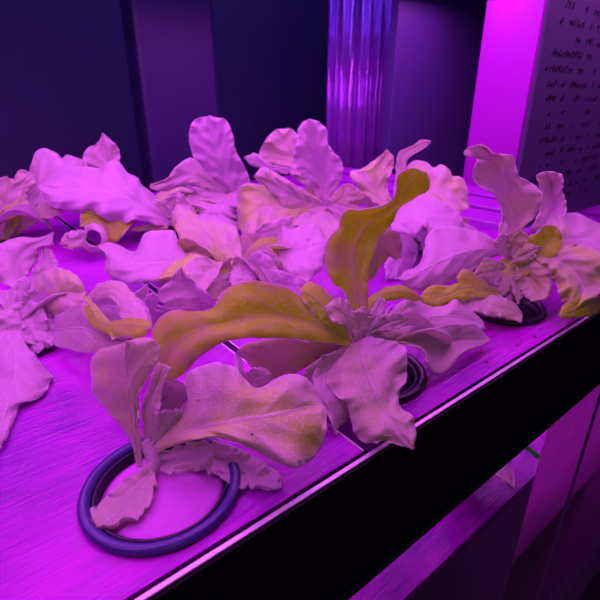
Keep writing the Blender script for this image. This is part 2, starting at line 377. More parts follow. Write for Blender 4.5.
leaf(i_, [(366,280),(369,255),(376,238),(388,229),(399,236),(402,255)],[(369,280),(374,262),(384,246),(395,246),(402,255)],[(372,280),(378,266),(388,258),(388,252),(394,258),(402,255)],
     [44,44,45], [44,43,43.5], [44,45,46], y=0.35, under=True)

# H: right plant near the rim
h = plant('H', (508,256,60), (508,312), 'right ice plant with a tall ruffled leaf standing in front of the magenta column')
leaf(h, [(504,250),(498,230),(501,213),(498,201),(490,191),(477,184),(473,175),(476,164),(478,158),(472,155),(465,156),(463,151),(470,146),(480,145)],
     [(509,250),(512,228),(512,208),(509,190),(503,174),(495,160),(488,150),(480,145)],
     [(515,250),(520,234),(532,220),(540,208),(543,195),(537,186),(527,181),(517,175),(516,163),(512,156),(503,153),(494,155),(488,149),(480,145)],
     [60,61,60,58,56], [60,59,57,55.5], [60,59,58.5,57,56], y=0.25, label='tall ruffled upright leaf', ruf=1.3)
leaf(h, [(506,246),(490,236),(472,229),(452,226),(436,227),(428,233),(424,250),(417,266),(405,270),(399,279)],[(504,249),(482,249),(458,254),(435,264),(415,273),(399,279)],
     [(504,254),(490,260),(474,269),(458,279),(440,286),(420,291),(406,289),(399,279)],
     [60,58,56,55,54], [60,61,61,58,54.5], [60,57,55,54], y=0.12, label='broad pink leaf reaching left', ruf=1.0)
leaf(h, [(500,290),(490,288),(481,280),(470,272),(464,270),(458,276),(459,284),(450,287),(440,286),(428,288),(420,297)],[(500,294),(482,291),(467,287),(453,293),(438,297),(420,297)],
     [(500,298),(485,298),(470,299),(459,300),(448,302),(436,307),(428,305),(420,297)],
     [58,55,53,52], [58,56,54,52], [57,54,52,51], y=1.1, under=True, label='curled yellow leaf')
leaf(h, [(522,312),(513,301),(498,295),(478,295),(458,299)],[(523,316),(505,309),(480,304),(458,302)],[(522,322),(502,319),(480,313),(462,309),(458,302)],
     [55,54,54], [56,56,55], [54,53,53], y=0.35)
leaf(h, [(513,262),(521,250),(528,238),(538,232),(543,225),(552,224)],[(516,264),(532,255),(545,245),(553,236),(552,224)],[(519,268),(540,266),(553,259),(560,247),(559,234),(552,224)],
     [59,58,57], [59,58,57], [59,56.5,56.5], y=1.4, under=True, label='yellow cupped leaf')
leaf(h, [(510,262),(514,278),(520,291),(530,300)],[(516,263),(528,275),(537,288),(530,300)],[(524,260),(543,262),(549,273),(553,285),(551,295),(543,301),(530,300)],
     [59,58,56], [59,59,57], [58,56,54.5,55], y=0.5)
leaf(h, [(530,230),(538,212),(541,197),(538,184),(536,176),(545,173)],[(540,232),(551,214),(552,198),(550,184),(545,173)],[(556,232),(566,212),(566,199),(562,190),(565,180),(560,173),(545,173)],
     [61,63,63], [61,62,61], [60,60,60], y=0.3)
leaf(h, [(522,248),(540,228),(556,214),(574,212),(590,218),(610,229),(632,245)],[(526,254),(558,242),(592,240),(632,245)],[(532,262),(556,268),(578,285),(600,280),(620,262),(632,245)],
     [59,57.5,56,55], [59,61,61,56], [59,56,54,54], y=0.25, ruf=1.4)
leaf(h, [(528,258),(545,268),(555,285),(563,303),(576,309)],[(535,253),(563,264),(582,285),(576,309)],[(548,248),(580,244),(606,256),(610,280),(597,298),(576,309)],
     [58,55.5,54,53], [58,56,54,53], [58,55,53,53], y=0.7, ruf=1.4)
leaf(h, [(504,256),(503,242),(511,233),(521,229)],[(510,256),(515,243),(521,229)],[(516,256),(528,249),(530,238),(521,229)], [59,58], None, None, y=0.4)
leaf(h, [(500,256),(494,246),(496,238),(504,234)],[(503,256),(502,246),(504,234)],[(508,256),(510,247),(510,239),(504,234)], [58.5,57.5], None, None, y=0.2)
leaf(h, [(512,256),(520,248),(530,243),(540,247)],[(513,259),(526,254),(540,247)],[(515,263),(530,262),(540,247)], [58,57], None, None, y=0.5)
leaf(h, [(612,286),(585,295),(567,302),(560,316)],[(614,294),(588,304),(572,310),(560,316)],[(615,302),(592,314),(574,318),(560,316)], [54.5,53.5,53], None, None, y=0.7, under=True)
leaf(h, [(512,268),(500,262),(488,258),(478,266),(472,276)],[(510,272),(495,272),(472,276)],[(508,280),(495,285),(482,284),(472,276)], [59.5,58,57], None, None, y=0.5)
leaf(h, [(500,258),(494,272),(490,288),(492,302)],[(505,258),(502,275),(498,290),(492,302)],[(514,260),(514,278),(508,294),(492,302)], [59.5,58.5,58], None, None, y=0.9, ruf=0.5)
leaf(h, [(508,260),(508,276),(512,292),(518,304)],[(513,260),(515,276),(518,290),(518,304)],[(520,262),(526,278),(526,292),(518,304)], [59.5,58.5,58], None, None, y=0.6, ruf=0.5)

# G: plant behind the tall yellow leaf
g_ = plant('G', (412,218,80), (405,246), 'ice plant behind the tall yellow leaf with a thin twisted leaf against the dark board')
leaf(g_, [(390,216),(402,204),(420,195),(440,199),(455,209),(464,222),(463,236)],[(390,222),(415,215),(440,218),(463,236)],[(392,230),(403,234),(416,237),(424,226),(430,233),(446,232),(463,236)],
     [72,70,69], [75,76,73], [70,68,68], y=0.1, label='broad pale leaf')
leaf(g_, [(408,205),(404,178),(411,162),(424,160),(433,167),(441,164),(450,169),(452,176),(462,177),(468,188),(469,206)],[(410,210),(425,194),(445,190),(469,206)],[(412,218),(425,214),(440,215),(455,216),(469,206)],
     [80,79,79], [82,83,81], [79,76,76], y=0.45, ruf=1.3)
leaf(g_, [(392,215),(393,192),(396,172),(398,156),(404,149),(415,144),(420,140),(431,142)],[(396,215),(398,190),(402,172),(402,158),(409,151),(418,146),(431,142)],
     [(400,215),(403,190),(408,175),(407,163),(413,154),(422,149),(427,145),(431,142)], [80,82,82], None, None, y=0.3, label='thin twisted upright leaf', ruf=0.6)
leaf(g_, [(392,214),(366,196),(352,180),(350,171),(362,168),(374,160),(383,153),(388,150)],[(398,214),(380,192),(378,172),(388,150)],[(402,212),(390,196),(388,182),(393,168),(394,157),(388,150)],
     [80,82,84], [80,80,83], [80,83,84], y=0.45, ruf=1.2)
leaf(g_, [(404,226),(390,214),(376,206),(366,212)],[(402,230),(385,224),(366,212)],[(400,236),(385,236),(372,228),(366,212)], [78,76], None, None, y=0.2)
leaf(g_, [(402,232),(392,244),(384,262),(386,280)],[(406,233),(402,250),(395,268),(386,280)],[(412,234),(418,250),(412,270),(400,282),(386,280)], [78,72,69], None, None, y=0.05)
leaf(g_, [(414,228),(420,242),(424,256)],[(417,228),(427,244),(424,256)],[(422,228),(438,244),(436,256),(424,256)], [78,76,75], None, None, y=0.05)

# D: upright pale leaf, back middle
d_ = plant('D', (326,200,95), (322,232), 'back ice plant with a broad upright pale leaf showing fine veins')
leaf(d_, [(321,200),(311,186),(299,172),(293,160),(296,142),(297,130),(303,121)],[(326,200),(321,172),(315,148),(309,119)],[(331,200),(339,186),(344,170),(340,159),(333,151),(328,142),(327,130),(318,121),(309,119)],
     [95,96,93,91], [95,93,91,91], [95,93,92,91], y=0.08, label='broad upright veined leaf', bulge=1)
leaf(d_, [(324,202),(306,190),(290,181),(276,172),(262,167),(254,176)],[(322,206),(296,197),(275,186),(254,176)],[(318,213),(300,221),(285,213),(276,200),(266,188),(254,176)],
     [93,88,86], None, None, y=0.3, ruf=1.5)
leaf(d_, [(312,200),(290,190),(272,186),(256,183),(244,184),(237,191),(236,206),(238,222),(243,238)],[(312,206),(280,206),(256,212),(243,238)],[(312,218),(294,234),(276,244),(262,240),(252,236),(243,238)],
     [92,86,81], [92,89,84], [90,82,79], y=0.6, ruf=1.4)
leaf(d_, [(326,203),(336,190),(350,184),(366,195)],[(328,206),(346,198),(366,195)],[(330,212),(346,210),(359,205),(366,195)], [93,90,88], None, None, y=0.4)
leaf(d_, [(314,194),(292,176),(268,163),(258,161),(260,150),(267,137),(277,129)],[(316,188),(298,162),(284,145),(277,129)],[(320,182),(308,158),(300,140),(292,129),(277,129)],
     [97,100,100], None, None, y=0.35, ruf=1.5)
leaf(d_, [(290,168),(268,163),(256,153),(244,157)],[(290,171),(262,165),(244,157)],[(288,174),(262,169),(250,165),(244,157)], [98,96], None, None, y=0.1)
leaf(d_, [(318,206),(300,215),(291,232),(300,250),(320,264)],[(326,206),(322,228),(320,264)],[(336,206),(350,213),(347,232),(338,252),(320,264)], [92,82,76], None, None, y=0.25, ruf=1.4)
leaf(d_, [(300,215),(280,218),(262,226),(250,238)],[(302,222),(280,228),(250,238)],[(304,232),(285,242),(268,244),(250,238)], [88,82,79], None, None, y=0.15)
leaf(d_, [(332,204),(345,206),(360,212),(366,225)],[(332,210),(348,218),(366,225)],[(330,218),(344,232),(356,232),(366,225)], [92,86,83], None, None, y=0.15)

# C: rear plant against the dark wall
c_ = plant('C', (228,192,100), (222,222), 'rear ice plant against the dark wall, bright leaf rising above its drooping skirt')
leaf(c_, [(224,195),(208,178),(195,162),(190,148),(188,134),(192,122),(200,117)],[(234,194),(222,165),(214,140),(208,116)],[(248,190),(250,180),(244,166),(236,150),(233,134),(226,120),(208,116)],
     [98,95,93], [100,94,93], [98,95,93], y=0.05, ruf=1.3)
leaf(c_, [(226,190),(208,172),(193,158),(181,162),(173,169),(166,180),(150,184)],[(225,194),(200,178),(180,177),(150,186)],[(224,198),(205,190),(190,186),(178,188),(166,192),(152,190),(150,186)],
     [98,93,91], None, None, y=0.2)
leaf(c_, [(216,192),(196,190),(186,198),(189,212),(205,226),(222,232)],[(226,194),(214,210),(222,232)],[(240,190),(242,204),(238,218),(240,230),(222,232)], [97,91,86], [97,92,88], [96,91,86], y=0.12, ruf=1.5)
leaf(c_, [(238,196),(246,186),(256,186),(268,194),(274,206)],[(238,202),(256,200),(274,206)],[(238,212),(252,216),(266,214),(274,206)], [94,91,90], None, None, y=0.6, under=True)
leaf(c_, [(190,200),(178,192),(168,196),(162,204)],[(194,206),(178,204),(162,204)],[(198,216),(182,216),(170,212),(162,204)], [92,90], None, None, y=0.2)

# B: rear left plant with the broad leaf
b_ = plant('B', (170,219,92), (170,232), 'rear left ice plant with a broad bright pink leaf lying towards the left')
leaf(b_, [(178,220),(164,202),(150,191),(142,184),(138,177),(128,173),(121,163),(112,159),(100,167),(86,166),(68,168),(52,177),(37,186)],
     [(176,222),(162,217),(148,210),(130,199),(110,193),(90,190),(62,190),(37,186)],
     [(178,226),(160,226),(146,222),(132,219),(127,224),(112,223),(100,217),(90,211),(78,214),(60,210),(46,203),(37,186)],
     [92,88,85,84,85], [92,93,93,91,87], [92,86,82,82,84], y=0.05, bulge=1.2, label='broad bright pink leaf')
leaf(b_, [(150,205),(120,186),(92,170),(82,163),(87,148),(95,146),(103,133)],[(152,202),(126,180),(108,162),(104,150),(103,133)],[(154,198),(134,182),(121,166),(120,152),(113,142),(103,133)],
     [93,95,94], None, None, y=0.15)
leaf(b_, [(134,214),(112,213),(93,211),(81,214),(80,227)],[(134,218),(112,222),(95,219),(80,227)],[(134,222),(127,231),(119,240),(110,243),(104,230),(94,223),(80,227)],
     [86,84,82], [86,84,82], [86,82,81], y=0.9, under=True)
leaf(b_, [(84,226),(95,223),(106,231),(108,243),(99,252),(87,251),(80,243)],[(84,229),(94,226),(103,233),(104,243),(97,250),(88,248),(82,241)],[(86,232),(94,230),(101,236),(101,243),(96,247),(89,245),(84,239)],
     [80,79,79,78], [80,81,80,79], [80,78,77,77], y=0.25, ruf=0.4)
leaf(b_, [(88,230),(76,230),(64,234),(60,244)],[(86,238),(74,240),(60,244)],[(86,248),(76,250),(67,248),(60,244)], [80,79,78], None, None, y=0.35)
leaf(b_, [(164,218),(153,208),(154,199),(164,199),(176,196)],[(168,218),(165,207),(176,196)],[(173,218),(175,208),(176,196)], [91,90], None, None, y=0.2)
leaf(b_, [(168,224),(150,224),(138,226),(128,230)],[(168,226),(148,228),(128,230)],[(168,229),(150,231),(138,232),(128,230)], [90,87], None, None, y=0.4)

# A: cut by the left frame edge
a_ = plant('A', (4,232,92), (-8,248), 'ice plant cut by the left edge, its leaves fanning up from orange stalks')
leaf(a_, [(4,232),(14,208),(22,190),(28,176),(30,165),(36,151),(46,148),(57,153),(62,158),(67,154),(84,160)],[(8,232),(26,204),(44,184),(60,170),(84,160)],[(12,232),(28,214),(48,204),(62,194),(74,180),(86,170),(84,160)],
     [92,93,93], [92,95,96], [91,89,90], y=0.15)
leaf(a_, [(-2,232),(-14,206),(-8,184),(4,177),(14,178),(19,170),(32,174)],[(3,232),(6,206),(14,190),(32,174)],[(8,232),(18,208),(28,194),(36,184),(32,174)], [91,90,90], None, None, y=0.3)
leaf(a_, [(4,230),(20,214),(36,204),(54,200),(68,207)],[(4,235),(26,222),(46,212),(68,207)],[(4,242),(24,232),(44,220),(60,213),(68,207)], [90,86,84], None, None, y=0.45)
leaf(a_, [(0,232),(-20,214),(-44,200),(-60,212)],[(0,238),(-25,226),(-60,212)],[(-2,244),(-30,246),(-50,236),(-60,212)], [90,84,80], None, None, y=0.2)
leaf(a_, [(0,240),(10,212),(14,202),(24,190)],[(4,240),(14,220),(24,190)],[(8,240),(20,222),(28,205),(24,190)], [88,87], None, None, y=0.7)

# J: left plant in front of A and B
j_ = plant('J', (30,300,55), (18,342), 'left ice plant with a large leaf hanging down to the bright board')
leaf(j_, [(24,300),(8,287),(-8,276),(-9,255),(2,243),(12,238),(25,237),(38,237),(47,235),(53,232)],[(27,300),(18,276),(18,260),(30,247),(44,240),(53,232)],[(31,298),(25,283),(32,270),(39,258),(41,247),(48,246),(54,245),(53,232)],
     [55,57,58,57], [55,56,59,58], [55,57,57,56.5], y=0.15, bulge=1.2)
leaf(j_, [(29,296),(29,282),(34,268),(40,256),(43,247)],[(33,296),(38,280),(44,264),(43,247)],[(37,296),(45,284),(58,268),(55,254),(49,248),(43,247)], [55,56,57], None, None, y=0.2)
leaf(j_, [(30,299),(33,286),(38,275),(46,270),(58,267),(72,272),(82,280),(86,293)],[(32,301),(50,297),(68,294),(86,293)],[(33,304),(46,311),(58,319),(68,317),(78,310),(85,303),(86,293)],
     [55,51.5,51], [55,55,53,52], [54,50,49.5], y=0.5, bulge=1.4)
leaf(j_, [(54,316),(72,308),(84,298),(91,312),(101,325),(115,334),(135,338),(153,340)],[(54,330),(82,328),(112,340),(153,341)],[(54,346),(75,352),(97,353),(125,351),(149,347),(153,341)],
     [49,45,41,37], [49,46,42,37], [48,43.5,39,37], y=0.25)
leaf(j_, [(84,300),(95,287),(106,281),(116,280),(127,284),(131,293),(142,300),(150,312),(153,325)],[(84,308),(108,306),(130,314),(153,325)],[(86,316),(99,322),(112,332),(128,337),(143,336),(150,331),(153,325)],
     [48,45,42], [48,47,44.5], [47,44,42], y=0.1, ruf=1.8)
leaf(j_, [(82,305),(95,312),(108,322),(128,320),(146,321),(150,328)],[(84,310),(105,325),(130,326),(150,328)],[(86,318),(104,332),(126,337),(144,335),(150,328)], [44,40,38], [45,41,39], [43,39,37], y=0.9, under=True)
leaf(j_, [(153,324),(142,303),(132,290),(118,280),(104,282),(92,290),(86,300)],[(150,326),(134,312),(124,298),(112,290),(98,292),(86,300)],[(146,328),(128,322),(118,316),(117,305),(108,299),(98,300),(86,300)],
     [39,42,45], [40,43.5,45.5], [39,41,45], y=0.3, ruf=1.0)
leaf(j_, [(84,297),(91,310),(102,326),(114,339)],[(86,296),(95,310),(107,325),(114,339)],[(88,295),(99,309),(110,323),(114,339)], [44,42,38.5], None, None, y=1.2, ruf=0.5)
leaf(j_, [(28,300),(12,302),(-5,309),(-16,326),(-6,344),(8,338)],[(29,303),(24,318),(22,332),(8,338)],[(31,303),(42,309),(54,318),(58,330),(56,342),(46,349),(30,345),(8,338)],
     [54,51,49], [54,51,49], [54,50,48.5], y=0.12, bulge=1)
leaf(j_, [(4,330),(-8,350),(-22,380),(-28,410),(-18,440),(0,448)],[(12,331),(15,360),(12,390),(4,420),(0,448)],[(19,331),(26,343),(35,354),(46,368),(55,379),(54,388),(49,398),(42,404),(34,402),(27,411),(19,425),(9,440),(0,448)],
     [49,43,39,35.5], [49,44,40,35.5], [49,45,42,36], y=0.1, ruf=1.2, label='large leaf hanging down')
leaf(j_, [(30,300),(40,305),(50,325),(46,345),(36,356)],[(26,306),(34,325),(36,356)],[(20,310),(22,330),(28,348),(36,356)], [52,50,48.5], None, None, y=0.1)
leaf(j_, [(24,304),(22,296),(28,290),(36,290)],[(27,304),(29,298),(36,290)],[(31,304),(37,300),(36,290)], [53.5,53], None, None, y=0.1)

# E: middle plant
e_ = plant('E', (244,260,66), (232,290), 'middle ice plant with a flat open rosette behind the long arching yellow leaf')
leaf(e_, [(243,254),(240,238),(234,226),(220,220),(202,217),(190,209),(178,204),(173,211)],[(242,257),(220,245),(200,232),(186,220),(173,211)],[(240,260),(222,259),(203,259),(188,255),(180,244),(176,228),(173,211)],
     [66,69,72], [67,72,74], [66,67,70], y=0.45)
leaf(e_, [(240,260),(212,259),(190,256),(180,244),(175,231),(160,229),(145,232),(139,243),(134,252),(120,245),(108,242),(98,246)],[(240,263),(200,263),(165,263),(135,264),(115,258),(98,246)],
     [(238,268),(208,270),(182,276),(166,286),(150,282),(130,285),(112,280),(105,268),(108,254),(98,246)],
     [66,62,60,60], [66,66,65,63], [65,60,57.5,58], y=0.12, ruf=1.3)
leaf(e_, [(240,261),(214,261),(196,254),(182,257),(168,266),(158,279)],[(239,266),(215,267),(190,264),(158,279)],[(238,272),(215,279),(198,276),(182,275),(170,277),(158,279)],
     [64,60,57], [65,62,58], [63,58,56], y=1.1)
leaf(e_, [(224,300),(190,318),(162,304),(157,293),(165,284),(174,277),(180,268)],[(226,304),(205,302),(192,290),(180,268)],[(228,308),(218,316),(215,303),(208,292),(198,284),(188,277),(180,268)],
     [56,52,52], [56,51,51], [55,51,52], y=0.15, ruf=1.4)
leaf(e_, [(190,316),(160,318),(144,309),(143,299),(154,294)],[(190,312),(168,311),(152,305),(154,294)],[(190,308),(168,307),(159,304),(160,298),(154,294)], [52,49,48], None, None, y=0.1)
leaf(e_, [(176,322),(150,326),(132,315),(129,300),(139,292),(148,284)],[(176,318),(156,314),(144,302),(148,284)],[(176,312),(162,312),(152,308),(150,298),(148,284)], [53,50,49], [53,49,48], [53,52,50], y=0.25)
leaf(e_, [(232,272),(212,276),(196,282),(186,292),(190,306)],[(234,278),(216,285),(202,294),(190,306)],[(238,286),(222,298),(206,308),(190,306)], [62,58,55], None, None, y=0.3)
leaf(e_, [(248,254),(268,248),(279,237),(283,225),(289,229),(304,224),(320,226),(327,240)],[(249,258),(280,256),(305,251),(327,240)],[(250,264),(272,268),(283,278),(300,282),(312,278),(323,268),(327,255),(327,240)],
     [66,64,65], [66,69,70], [65,60,61], y=0.12, ruf=1.4, bulge=1.2)
leaf(e_, [(242,258),(238,244),(244,234),(256,234),(268,240),(280,238)],[(246,258),(252,246),(264,244),(280,238)],[(252,256),(262,252),(272,248),(280,238)], [67,70,72], None, None, y=0.3, under=True)
leaf(e_, [(245,262),(255,251),(268,255),(277,267),(281,281)],[(246,266),(262,268),(281,281)],[(246,272),(256,281),(268,286),(281,281)], [63,60,58], None, None, y=0.15)
leaf(e_, [(240,262),(232,270),(229,282),(238,292)],[(245,264),(244,278),(238,292)],[(250,264),(257,275),(252,287),(238,292)], [62,59,57], None, None, y=0.15)
leaf(e_, [(256,272),(278,270),(298,277),(318,288)],[(256,280),(282,284),(318,288)],[(256,292),(280,300),(304,303),(318,288)], [61,57,54], None, None, y=0.1)
leaf(e_, [(238,284),(225,290),(215,304),(216,318)],[(242,290),(232,302),(216,318)],[(248,294),(240,310),(228,320),(216,318)], [59,56,54], None, None, y=0.2)
leaf(e_, [(248,286),(262,292),(272,305),(270,320)],[(244,290),(256,304),(270,320)],[(238,292),(244,312),(256,322),(270,320)], [58,55,52], None, None, y=0.2)

# low leaves round each crown, mostly in the shade of the traced ones
rr = random.Random(11)
def skirt(pl, px, py, azs, ln, z0=0.03, ys=(0.1, 0.25, 0.5, 0.8)):
    c = G(px, py)
    for a in azs:
        low_leaf(pl, a + rr.uniform(-9, 9), ln*rr.uniform(0.8, 1.15), ln*rr.uniform(0.5, 0.7), z0, rr.uniform(0.006, 0.03), y=rr.choice(ys), rise=rr.uniform(0.015, 0.035), at=c, under=rr.random() < 0.25)
skirt(i_, 368, 380, (20, 75, 120, 165), 0.085)
skirt(h, 500, 308, (60, 120, 170, 10), 0.10)
skirt(g_, 405, 246, (20, 100, 180, 230, 290, 330), 0.13)
skirt(d_, 322, 232, (10, 60, 130, 190, 240, 290, 330), 0.15)
skirt(c_, 222, 222, (0, 70, 140, 200, 250, 300), 0.15)
skirt(b_, 170, 232, (60, 120, 350, 20), 0.12)
skirt(a_, -8, 248, (60, 20, 100), 0.12)
skirt(e_, 232, 290, (20, 70, 120, 160, 210, 260, 310, 350), 0.10)
skirt(j_, 18, 342, (40, 80, 130), 0.08, 0.02, (0.1, 0.1))

# a plant of the lower tier, glimpsed under the black tray wall
lw = empty('ice_plant', W(0.45, 0.16, -0.40), 'small ice plant on the lower shelf, glimpsed beneath the black tray', 'plant')
for a in range(0, 360, 51):
    low_leaf(lw, a, 0.11, 0.06, -0.39, -0.34, y=0.2, rise=0.03)

# ------------------------------------------------------------------ the tray
_, VB = uv_of(G(150, 192)); UE, _ = uv_of(G(480, 221)); US, _ = uv_of(G(250, 361))
UL = -1.25
# height of the front face from the photographed lower edge
def face_z(px, py):
    r = ray(px, py); t = ((O0 - CAM).dot(V))/r.dot(V); return (CAM + r*t).z - TZ
FZ = face_z(560, 409)
POTS = [(163,488),(370,374),(500,308),(18,342),(232,290),(405,246),(322,232),(222,222),(170,232),(-8,248)]
def board(name, u0, u1, v0, v1, label):
    c_ = 0.012 if u0 > 0 else 0.0
    pts = [(u0 + c_, v0), (u1, v0), (u1, v1), (u0, v1), (u0, 0.17)]
    if not c_: pts = pts[:4]
    bm = bmesh.new(); lo = [bm.verts.new(W(a, b, -0.02)) for a, b in pts]; hi = [bm.verts.new(W(a, b, 0.0)) for a, b in pts]; n = len(pts)
    bm.faces.new(lo); bm.faces.new(hi)
    for k in range(n): bm.faces.new((lo[k], lo[(k+1) % n], hi[(k+1) % n], hi[k]))
    o = link(name, mesh_of(bm, name), M_board)
    tag(o, label, 'planting board')
    for px, py in POTS:
        c = G(px, py); bm = bmesh.new()
        bmesh.ops.create_cone(bm, cap_ends=True, segments=48, radius1=0.0515, radius2=0.0515, depth=0.2, matrix=Matrix.Translation(c))
        k = mesh_of(bm, 'cut'); ko = bpy.data.objects.new('cut', k)
        cu, _ = uv_of(c)
        if not (u0 - 0.06 < cu < u1 + 0.06): continue
        C.objects.link(ko)
        b = o.modifiers.new('hole', 'BOOLEAN'); b.operation = 'DIFFERENCE'; b.object = ko; b.solver = 'EXACT'
        CUTTERS.append(ko)
    return o
CUTTERS = []
b1 = board('planting_board', UL, US - 0.004, 0.004, VB - 0.01, 'large brushed magenta planting board left of the dark seam')
b2 = board('planting_board', US + 0.004, UE - 0.01, 0.004, VB - 0.01, 'brushed magenta planting board right of the dark seam, wet beside the front rim')
dg = bpy.context.evaluated_depsgraph_get()
UEL, _ = uv_of(G(480, 190))
for b, x_ in ((b1, US - 0.0055), (b2, US + 0.0040)):
    me = bpy.data.meshes.new_from_object(b.evaluated_get(dg)); b.modifiers.clear(); b.data = me
    t_ = ubox('edge_trim', M_rail, (x_, x_ + 0.0015, 0.004 if x_ < US else 0.17, VB - 0.01, -0.004, 0.0008), b); t_['label'] = 'bright metal edge along the seam'
for k in CUTTERS: bpy.data.objects.remove(k)

tray = empty('grow_tray', W(0, 0.3, FZ), 'long black hydroponic tray with a bright thin front rim', 'tray')
ubox('front_wall', M_black, (UL, UEL + 0.01, -0.006, 0.0015, FZ, -0.001), tray, bev=0.001)
ubox('base', M_black, (UL, UEL + 0.01, 0.0015, VB, FZ, FZ + 0.006), tray)
ubox('back_wall', M_black, (UL, UEL + 0.01, VB - 0.008, VB, FZ + 0.006, 0.012), tray)
ubox('lower_lip', M_lip, (UL, UEL + 0.01, -0.010, -0.006, FZ, FZ + 0.008), tray, bev=0.001)
o = ubox('rim', M_rail, (UL, UEL + 0.01, -0.0040, 0.0000, -0.001, 0.0012), tray, bev=0.0008); o['label'] = 'bright metal rim'
e1 = bmesh.new()
uvbox(e1, UE - 0.008, UEL, 0.002, VB, -0.02, -0.006)
w_ = (UEL - UE)/3
for q_ in range(3): uvbox(e1, UE - 0.006 + q_*w_, UE + (q_+1)*w_ - 0.02, 0.002, VB, -0.0065, 0.003 + 0.005*q_)
o = link('end_ledge', mesh_of(e1, 'end_ledge'), M_ledge, tray); o['label'] = 'stepped magenta lit end ledge'
bv = o.modifiers.new('bevel', 'BEVEL'); bv.width = 0.003; bv.segments = 2

LB = ['pot under the low crown of the near left plant, dark blue collar in front', 'black cup under the centre plant, seen right of its drooping leaf',
      'black cup under the right plant near the front rim', 'black cup under the plant at the left edge', 'black cup hidden under the middle plant',
      'black cup behind the tall yellow leaf', 'black cup under the back plant with the upright pale leaf', 'black cup under the rear plant against the dark wall',
      'black cup under the rear left plant with the broad pink leaf', 'black cup under the plant cut by the left frame edge']
for i, (q, l) in enumerate(zip(POTS, LB)): pot(q[0], q[1], l, foam=(i == 0))

# water droplets on the board strip beside the rim
dl = [(428,362,.0030),(424,370,.0022),(430,378,.0025),(421,382,.0018),(426,388,.002),(449,366,.0020),(486,362,.0026),(489,367,.0016),(517,345,.0022),(521,342,.0014),(535,337,.0024),(540,329,.0018),(470,378,.0012),(303,430,.0018),(437,392,.0014),(460,372,.0014),(505,356,.0012)]
M_water, ntw, bw = newmat('water'); bw.inputs['Roughness'].default_value = 0.02; bw.inputs['Transmission Weight'].default_value = 1.0; bw.inputs['IOR'].default_value = 1.14; bw.inputs['Coat Weight'].default_value = 1.0; bw.inputs['Coat Roughness'].default_value = 0.08
proto = None
for x, y_, r in dl:
    c = G(x, y_)
    if proto is None:
        bm = bmesh.new(); bmesh.ops.create_uvsphere(bm, u_segments=20, v_segments=10, radius=1.0)
        for v in bm.verts:
            v.co.z = max(0, v.co.z)*0.55
            v.co.x *= 1 + 0.12*math.sin(3*math.atan2(v.co.y, v.co.x))
        proto = link('water_droplet', mesh_of(bm, 'water_droplet', True), M_water); o = proto
    else: o = proto.copy(); C.objects.link(o)
    o.location = c + Vector((0, 0, 0.0002)); o.scale = (r, r, r); o.rotation_euler = (0, 0, random.random()*6)
    tag(o, 'tiny clear water droplet lying on the magenta planting board', 'water droplet', 'water droplets on the boards')

bpy.context.view_layer.update()
dg = bpy.context.evaluated_depsgraph_get()
for x, y_, r in [(308,240,.0020),(314,244,.0014),(326,283,.0022),(322,290,.0014),(381,201,.0024),(467,255,.0020),(462,258,.0014),(470,250,.0012),(324,358,.0022),(334,362,.0016),(374,316,.0018),(366,318,.0012),(300,463,.0018),(306,461,.0014),(164,398,.0014),(342,300,.0012),(428,337,.0016),(422,338,.0012),(252,434,.0012),(110,340,.0014),(198,400,.0014)]:
    hit, loc, nrm, _i, ob, _m = sc.ray_cast(dg, CAM, ray(x, y_).normalized())
    if not hit: continue
    if nrm.dot(CAM - loc) < 0: nrm = -nrm
    o = proto.copy(); C.objects.link(o); o.location = loc - nrm*0.0001; o.scale = (r, r, r); o.rotation_euler = nrm.to_track_quat('Z', 'Y').to_euler()
    tag(o, 'tiny clear water droplet clinging to an ice plant leaf', 'water droplet', 'water droplets on the leaves')

# ------------------------------------------------------------------ surroundings
def struct(name, mat, a): return tag(ubox(name, mat, a), kind='structure')
RZ = -TZ
struct('floor', M_floor, (-3, 5, -2.5, 2.25, RZ - 0.1, RZ)); struct('ceiling', M_wall, (-3, 5, -2.5, 2.25, 1.6, 1.7))
struct('wall_back', M_wall, (-3, 5, 2.25, 2.35, RZ, 1.6)); struct('wall_right', M_wall, (5, 5.1, -2.5, 2.25, RZ, 1.6))
struct('wall_left', M_wall, (-3.1, -3, -2.5, 2.25, RZ, 1.6)); struct('wall_front', M_wall, (-3, 5, -2.6, -2.5, RZ, 1.6))

def upx(px, py, d, tgt, axis):   # length along axis that brings the pixel column to tgt
    p = P(px, py, d); lo, hi = 0.0, 3.0
    for _ in range(50):
        m = (lo+hi)/2; q = p + axis*m - CAM; x = 300 + F*q.dot(RT)/q.dot(FW)
        if (x < tgt) == (tgt > px): lo = m
        else: hi = m
    return lo
def upright(name, mat, px, d, right, left, z0, z1, label, cat, dv=None):
    p = P(px, 160, d); u0, v0 = uv_of(p); lu = upx(px, 160, d, right, U); lv = dv if dv else upx(px, 160, d, left, V)
    o = ubox(name, mat, (u0, u0 + lu, v0, v0 + lv, z0, z1), bev=0.002); tag(o, label, cat); return u0, v0, lu, lv
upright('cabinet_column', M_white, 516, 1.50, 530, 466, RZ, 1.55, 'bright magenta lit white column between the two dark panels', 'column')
_v = uv_of(P(522, 160, 0.84))[1]; _r = ray(588, 216); PZ = (CAM + _r*((O0 + V*_v - CAM).dot(V)/_r.dot(V))).z - TZ; PZ = 0.0135
up_ = upright('notice_board', M_panel, 522, 0.84, 660, 0, PZ, PZ + 0.75, 'dark board printed with rows of small black marks, behind the right plant', 'board', dv=0.008)
